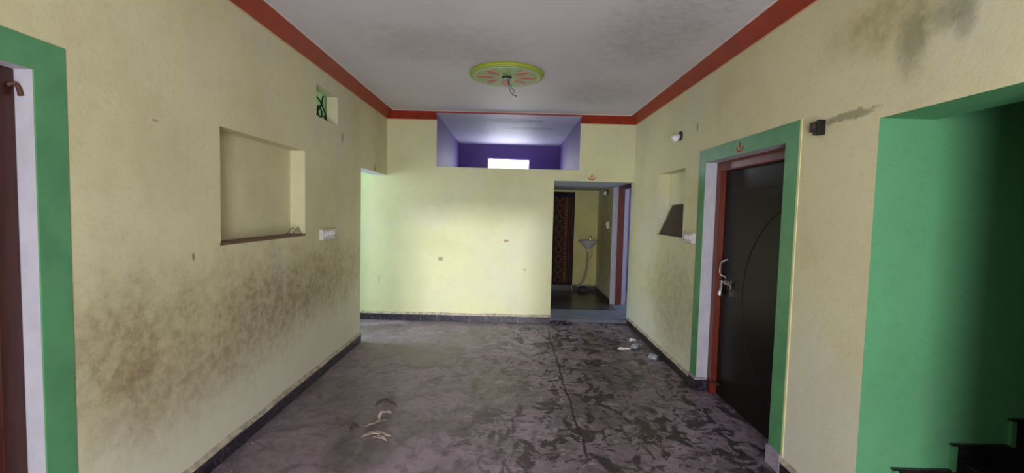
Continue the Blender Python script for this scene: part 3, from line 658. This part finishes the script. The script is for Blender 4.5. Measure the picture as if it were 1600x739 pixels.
# ------------------------------------------------------------------ niche contents
bm = bmesh.new()   # a rough board leaning back in the right niche
xb0, xb1 = XR + 0.012, XR + 0.124
v = [(xb0, 4.262, 1.288), (xb0, 4.955, 1.288), (xb1, 4.86, 1.60), (xb1, 4.262, 1.612)]
f0 = [bm.verts.new(p) for p in v]; f1 = [bm.verts.new((p[0] - 0.016 if i > 1 else p[0] + 0.018, p[1], p[2] + (0.0 if i < 2 else 0.008))) for i, p in enumerate(v)]
bm.faces.new(f0); bm.faces.new(f1)
for i in range(4): bm.faces.new((f0[i], f0[(i + 1) % 4], f1[(i + 1) % 4], f1[i]))
obj('leaning_board', bm, 'brown_board', label='dark brown rough board leaning in the right wall niche', cat='board')
bm = bmesh.new()
for a in ([(XL - 0.03, 3.50, 1.282), (XL - 0.02, 3.56, 1.33), (XL - 0.03, 3.62, 1.30)], [(XL - 0.05, 3.45, 1.282), (XL - 0.05, 3.54, 1.325), (XL - 0.02, 3.62, 1.282)]): tube(bm, spline(a, 5), 0.0022, 6)
obj('thin_twig', bm, 'dark_wood', label='thin bent twig lying in the corner of the left niche', cat='twig')

# ------------------------------------------------------------------ litter on the floor
def husk(name, loc, L, w, ang, curl, m, label, lift=0.02):
    bm = bmesh.new(); n = 12; rows = []; ca, sa = math.cos(ang), math.sin(ang)
    for i in range(n + 1):
        t = i / n; ww = w * math.sin(math.pi * min(1, t * 0.9 + 0.06)) ** 0.7; row = []
        for j in range(5):
            s = (j / 4 - 0.5) * 2; yy = s * ww * 0.5 * (1 + 0.5 * noise.noise(Vector((t * 6, s * 2, L * 50)))) + curl * 0.012 * math.sin(t * 5) + 0.006 * noise.noise(Vector((t * 9, 1, L * 70))); zz = 0.003 + abs(s) * ww * 0.6 + 0.008 * noise.noise(Vector((t * 7, s, L * 90))) + lift * math.sin(t * math.pi)
            xx = (t - 0.5) * L; row.append(bm.verts.new((loc[0] + xx * ca - yy * sa, loc[1] + xx * sa + yy * ca, zz)))
        rows.append(row)
    for a, b in zip(rows, rows[1:]):
        for j in range(4): bm.faces.new((a[j], a[j + 1], b[j + 1], b[j]))
    mn = min(v.co.z for v in bm.verts)
    for v in bm.verts: v.co.z -= mn - 0.0005
    o = obj(name, bm, m, smooth=True, label=label, cat='dry leaf'); s = o.modifiers.new('t', 'SOLIDIFY'); s.thickness = 0.0012; s.offset = 1
    return o
husk('dry_leaf', (-0.915, 3.35, 0), 0.16, 0.035, 0.05, 0.5, 'leaf_dark', 'farthest dry dark leaf, lying crosswise on the floor', 0.022)
husk('dry_leaf', (-0.87, 3.15, 0), 0.13, 0.035, 1.2, 1, 'leaf', 'curled pale leaf standing in the middle of the leaf litter', 0.03)
husk('dry_leaf', (-0.90, 3.06, 0), 0.17, 0.022, 0.55, -1, 'leaf', 'narrow pinkish leaf stalk slanting in the middle of the leaf litter', 0.006)
husk('dry_leaf', (-1.03, 2.99, 0), 0.06, 0.03, 0.2, 0, 'leaf_dark', 'small dark leaf scrap left of the leaf litter', 0.008)
husk('dry_leaf', (-0.85, 2.885, 0), 0.19, 0.03, 0.2, 0.6, 'leaf', 'nearest pale pointed leaf of the leaf litter', 0.012)
husk('dry_leaf', (-0.82, 2.85, 0), 0.11, 0.028, -0.5, -0.6, 'leaf', 'short pale leaf scrap under the nearest pointed leaf', 0.006)
def crumple(name, loc, s, m, label, cat, seed):
    return rock(name, loc, s, m, label, cat, seed)
crumple('paper_scrap', (1.262, 4.93, 0.0), (0.045, 0.02, 0.012), 'paper', 'flat white paper scrap, leftmost of the litter before the right skirting', 'paper', 1)
crumple('paper_scrap', (1.335, 4.94, 0.0), (0.03, 0.018, 0.01), 'paper', 'small white paper scrap between the flat scrap and the crumpled wrapper', 'paper', 2)
crumple('plastic_wrapper', (1.42, 4.97, 0.0), (0.045, 0.04, 0.03), 'clear_cup', 'crumpled cloudy wrapper beside the white paper scraps', 'wrapper', 5)
crumple('paper_scrap', (1.47, 5.25, 0.0), (0.04, 0.03, 0.02), 'paper', 'white paper scrap nearest the right skirting', 'paper', 9)
cp = thing('plastic_cup', (1.50, 4.57, 0.0), 'crushed clear plastic cup lying against the right skirting', 'cup')
bm = bmesh.new(); prof = [(0.026, -0.04), (0.03, -0.038), (0.04, 0.03), (0.043, 0.034), (0.038, 0.034), (0.028, -0.034)]
lathe(bm, prof, (0, 0, 0), 20, 1.0, 0.8, axis='y')
R3 = Matrix.Rotation(0.7, 4, 'Z')
for v in bm.verts: v.co = R3 @ v.co + Vector((1.50, 4.57, 0.036 + 0.004 * math.sin(v.co.x * 90)))
mn = min(v.co.z for v in bm.verts)
for v in bm.verts: v.co.z -= mn
obj('cup_wall', bm, 'clear_cup', cp, True)
# sweepings in front of the threshold
rp = thing('debris_pile', (0.68, 6.03, 0), 'small heap of dark sweepings at the corner of the passage threshold', 'debris')
for i in range(26):
    a = random.uniform(-0.10, 0.16); b = random.uniform(-0.10, 0.02); s = random.uniform(0.010, 0.026)
    rock('scrap', (0.68 + a, 6.03 + b, random.choice((0, 0, 0.008))), (s * 1.6, s, s * 0.7), random.choice(['rubbish', 'rubbish', 'rubbish', 'rubbish_red', 'tile_dark', 'tile_dark', 'leaf']), None, None, i * 3.1, rp)
# loose grit: nobody could count it
bm = bmesh.new()
for i in range(150):
    x = random.uniform(-1.6, 1.5); y = random.uniform(2.3, 5.8); s = random.uniform(0.002, 0.0065)
    if random.random() < 0.45: x = random.choice((-1.6, 1.54)) + random.uniform(-0.02, 0.03)
    m_ = Matrix.Translation((x, y, s * 0.3)) @ Matrix.Rotation(random.random() * 6, 4, 'Z') @ Matrix.Diagonal((s * random.uniform(1, 2), s, s * 0.5, 1))
    bmesh.ops.create_icosphere(bm, subdivisions=1, radius=1, matrix=m_)
obj('floor_grit', bm, simple('pale_grit', sr(170, 160, 152), 0.8, var=0.5, scale=3), label='tiny pale crumbs of plaster and grit scattered over the dark floor', cat='grit', kind='stuff')
for o in COL.objects:
    g = {'switch board': None, 'switchboard': 'ivory switchboards on the walls', 'lamp holder': 'white lamp holders on the walls', 'painted mark': 'red crescent marks over the openings', 'dry leaf': 'dry leaves on the floor', 'paper': 'white paper scraps on the floor'}.get(o.get('category'))
    if g: o['group'] = g
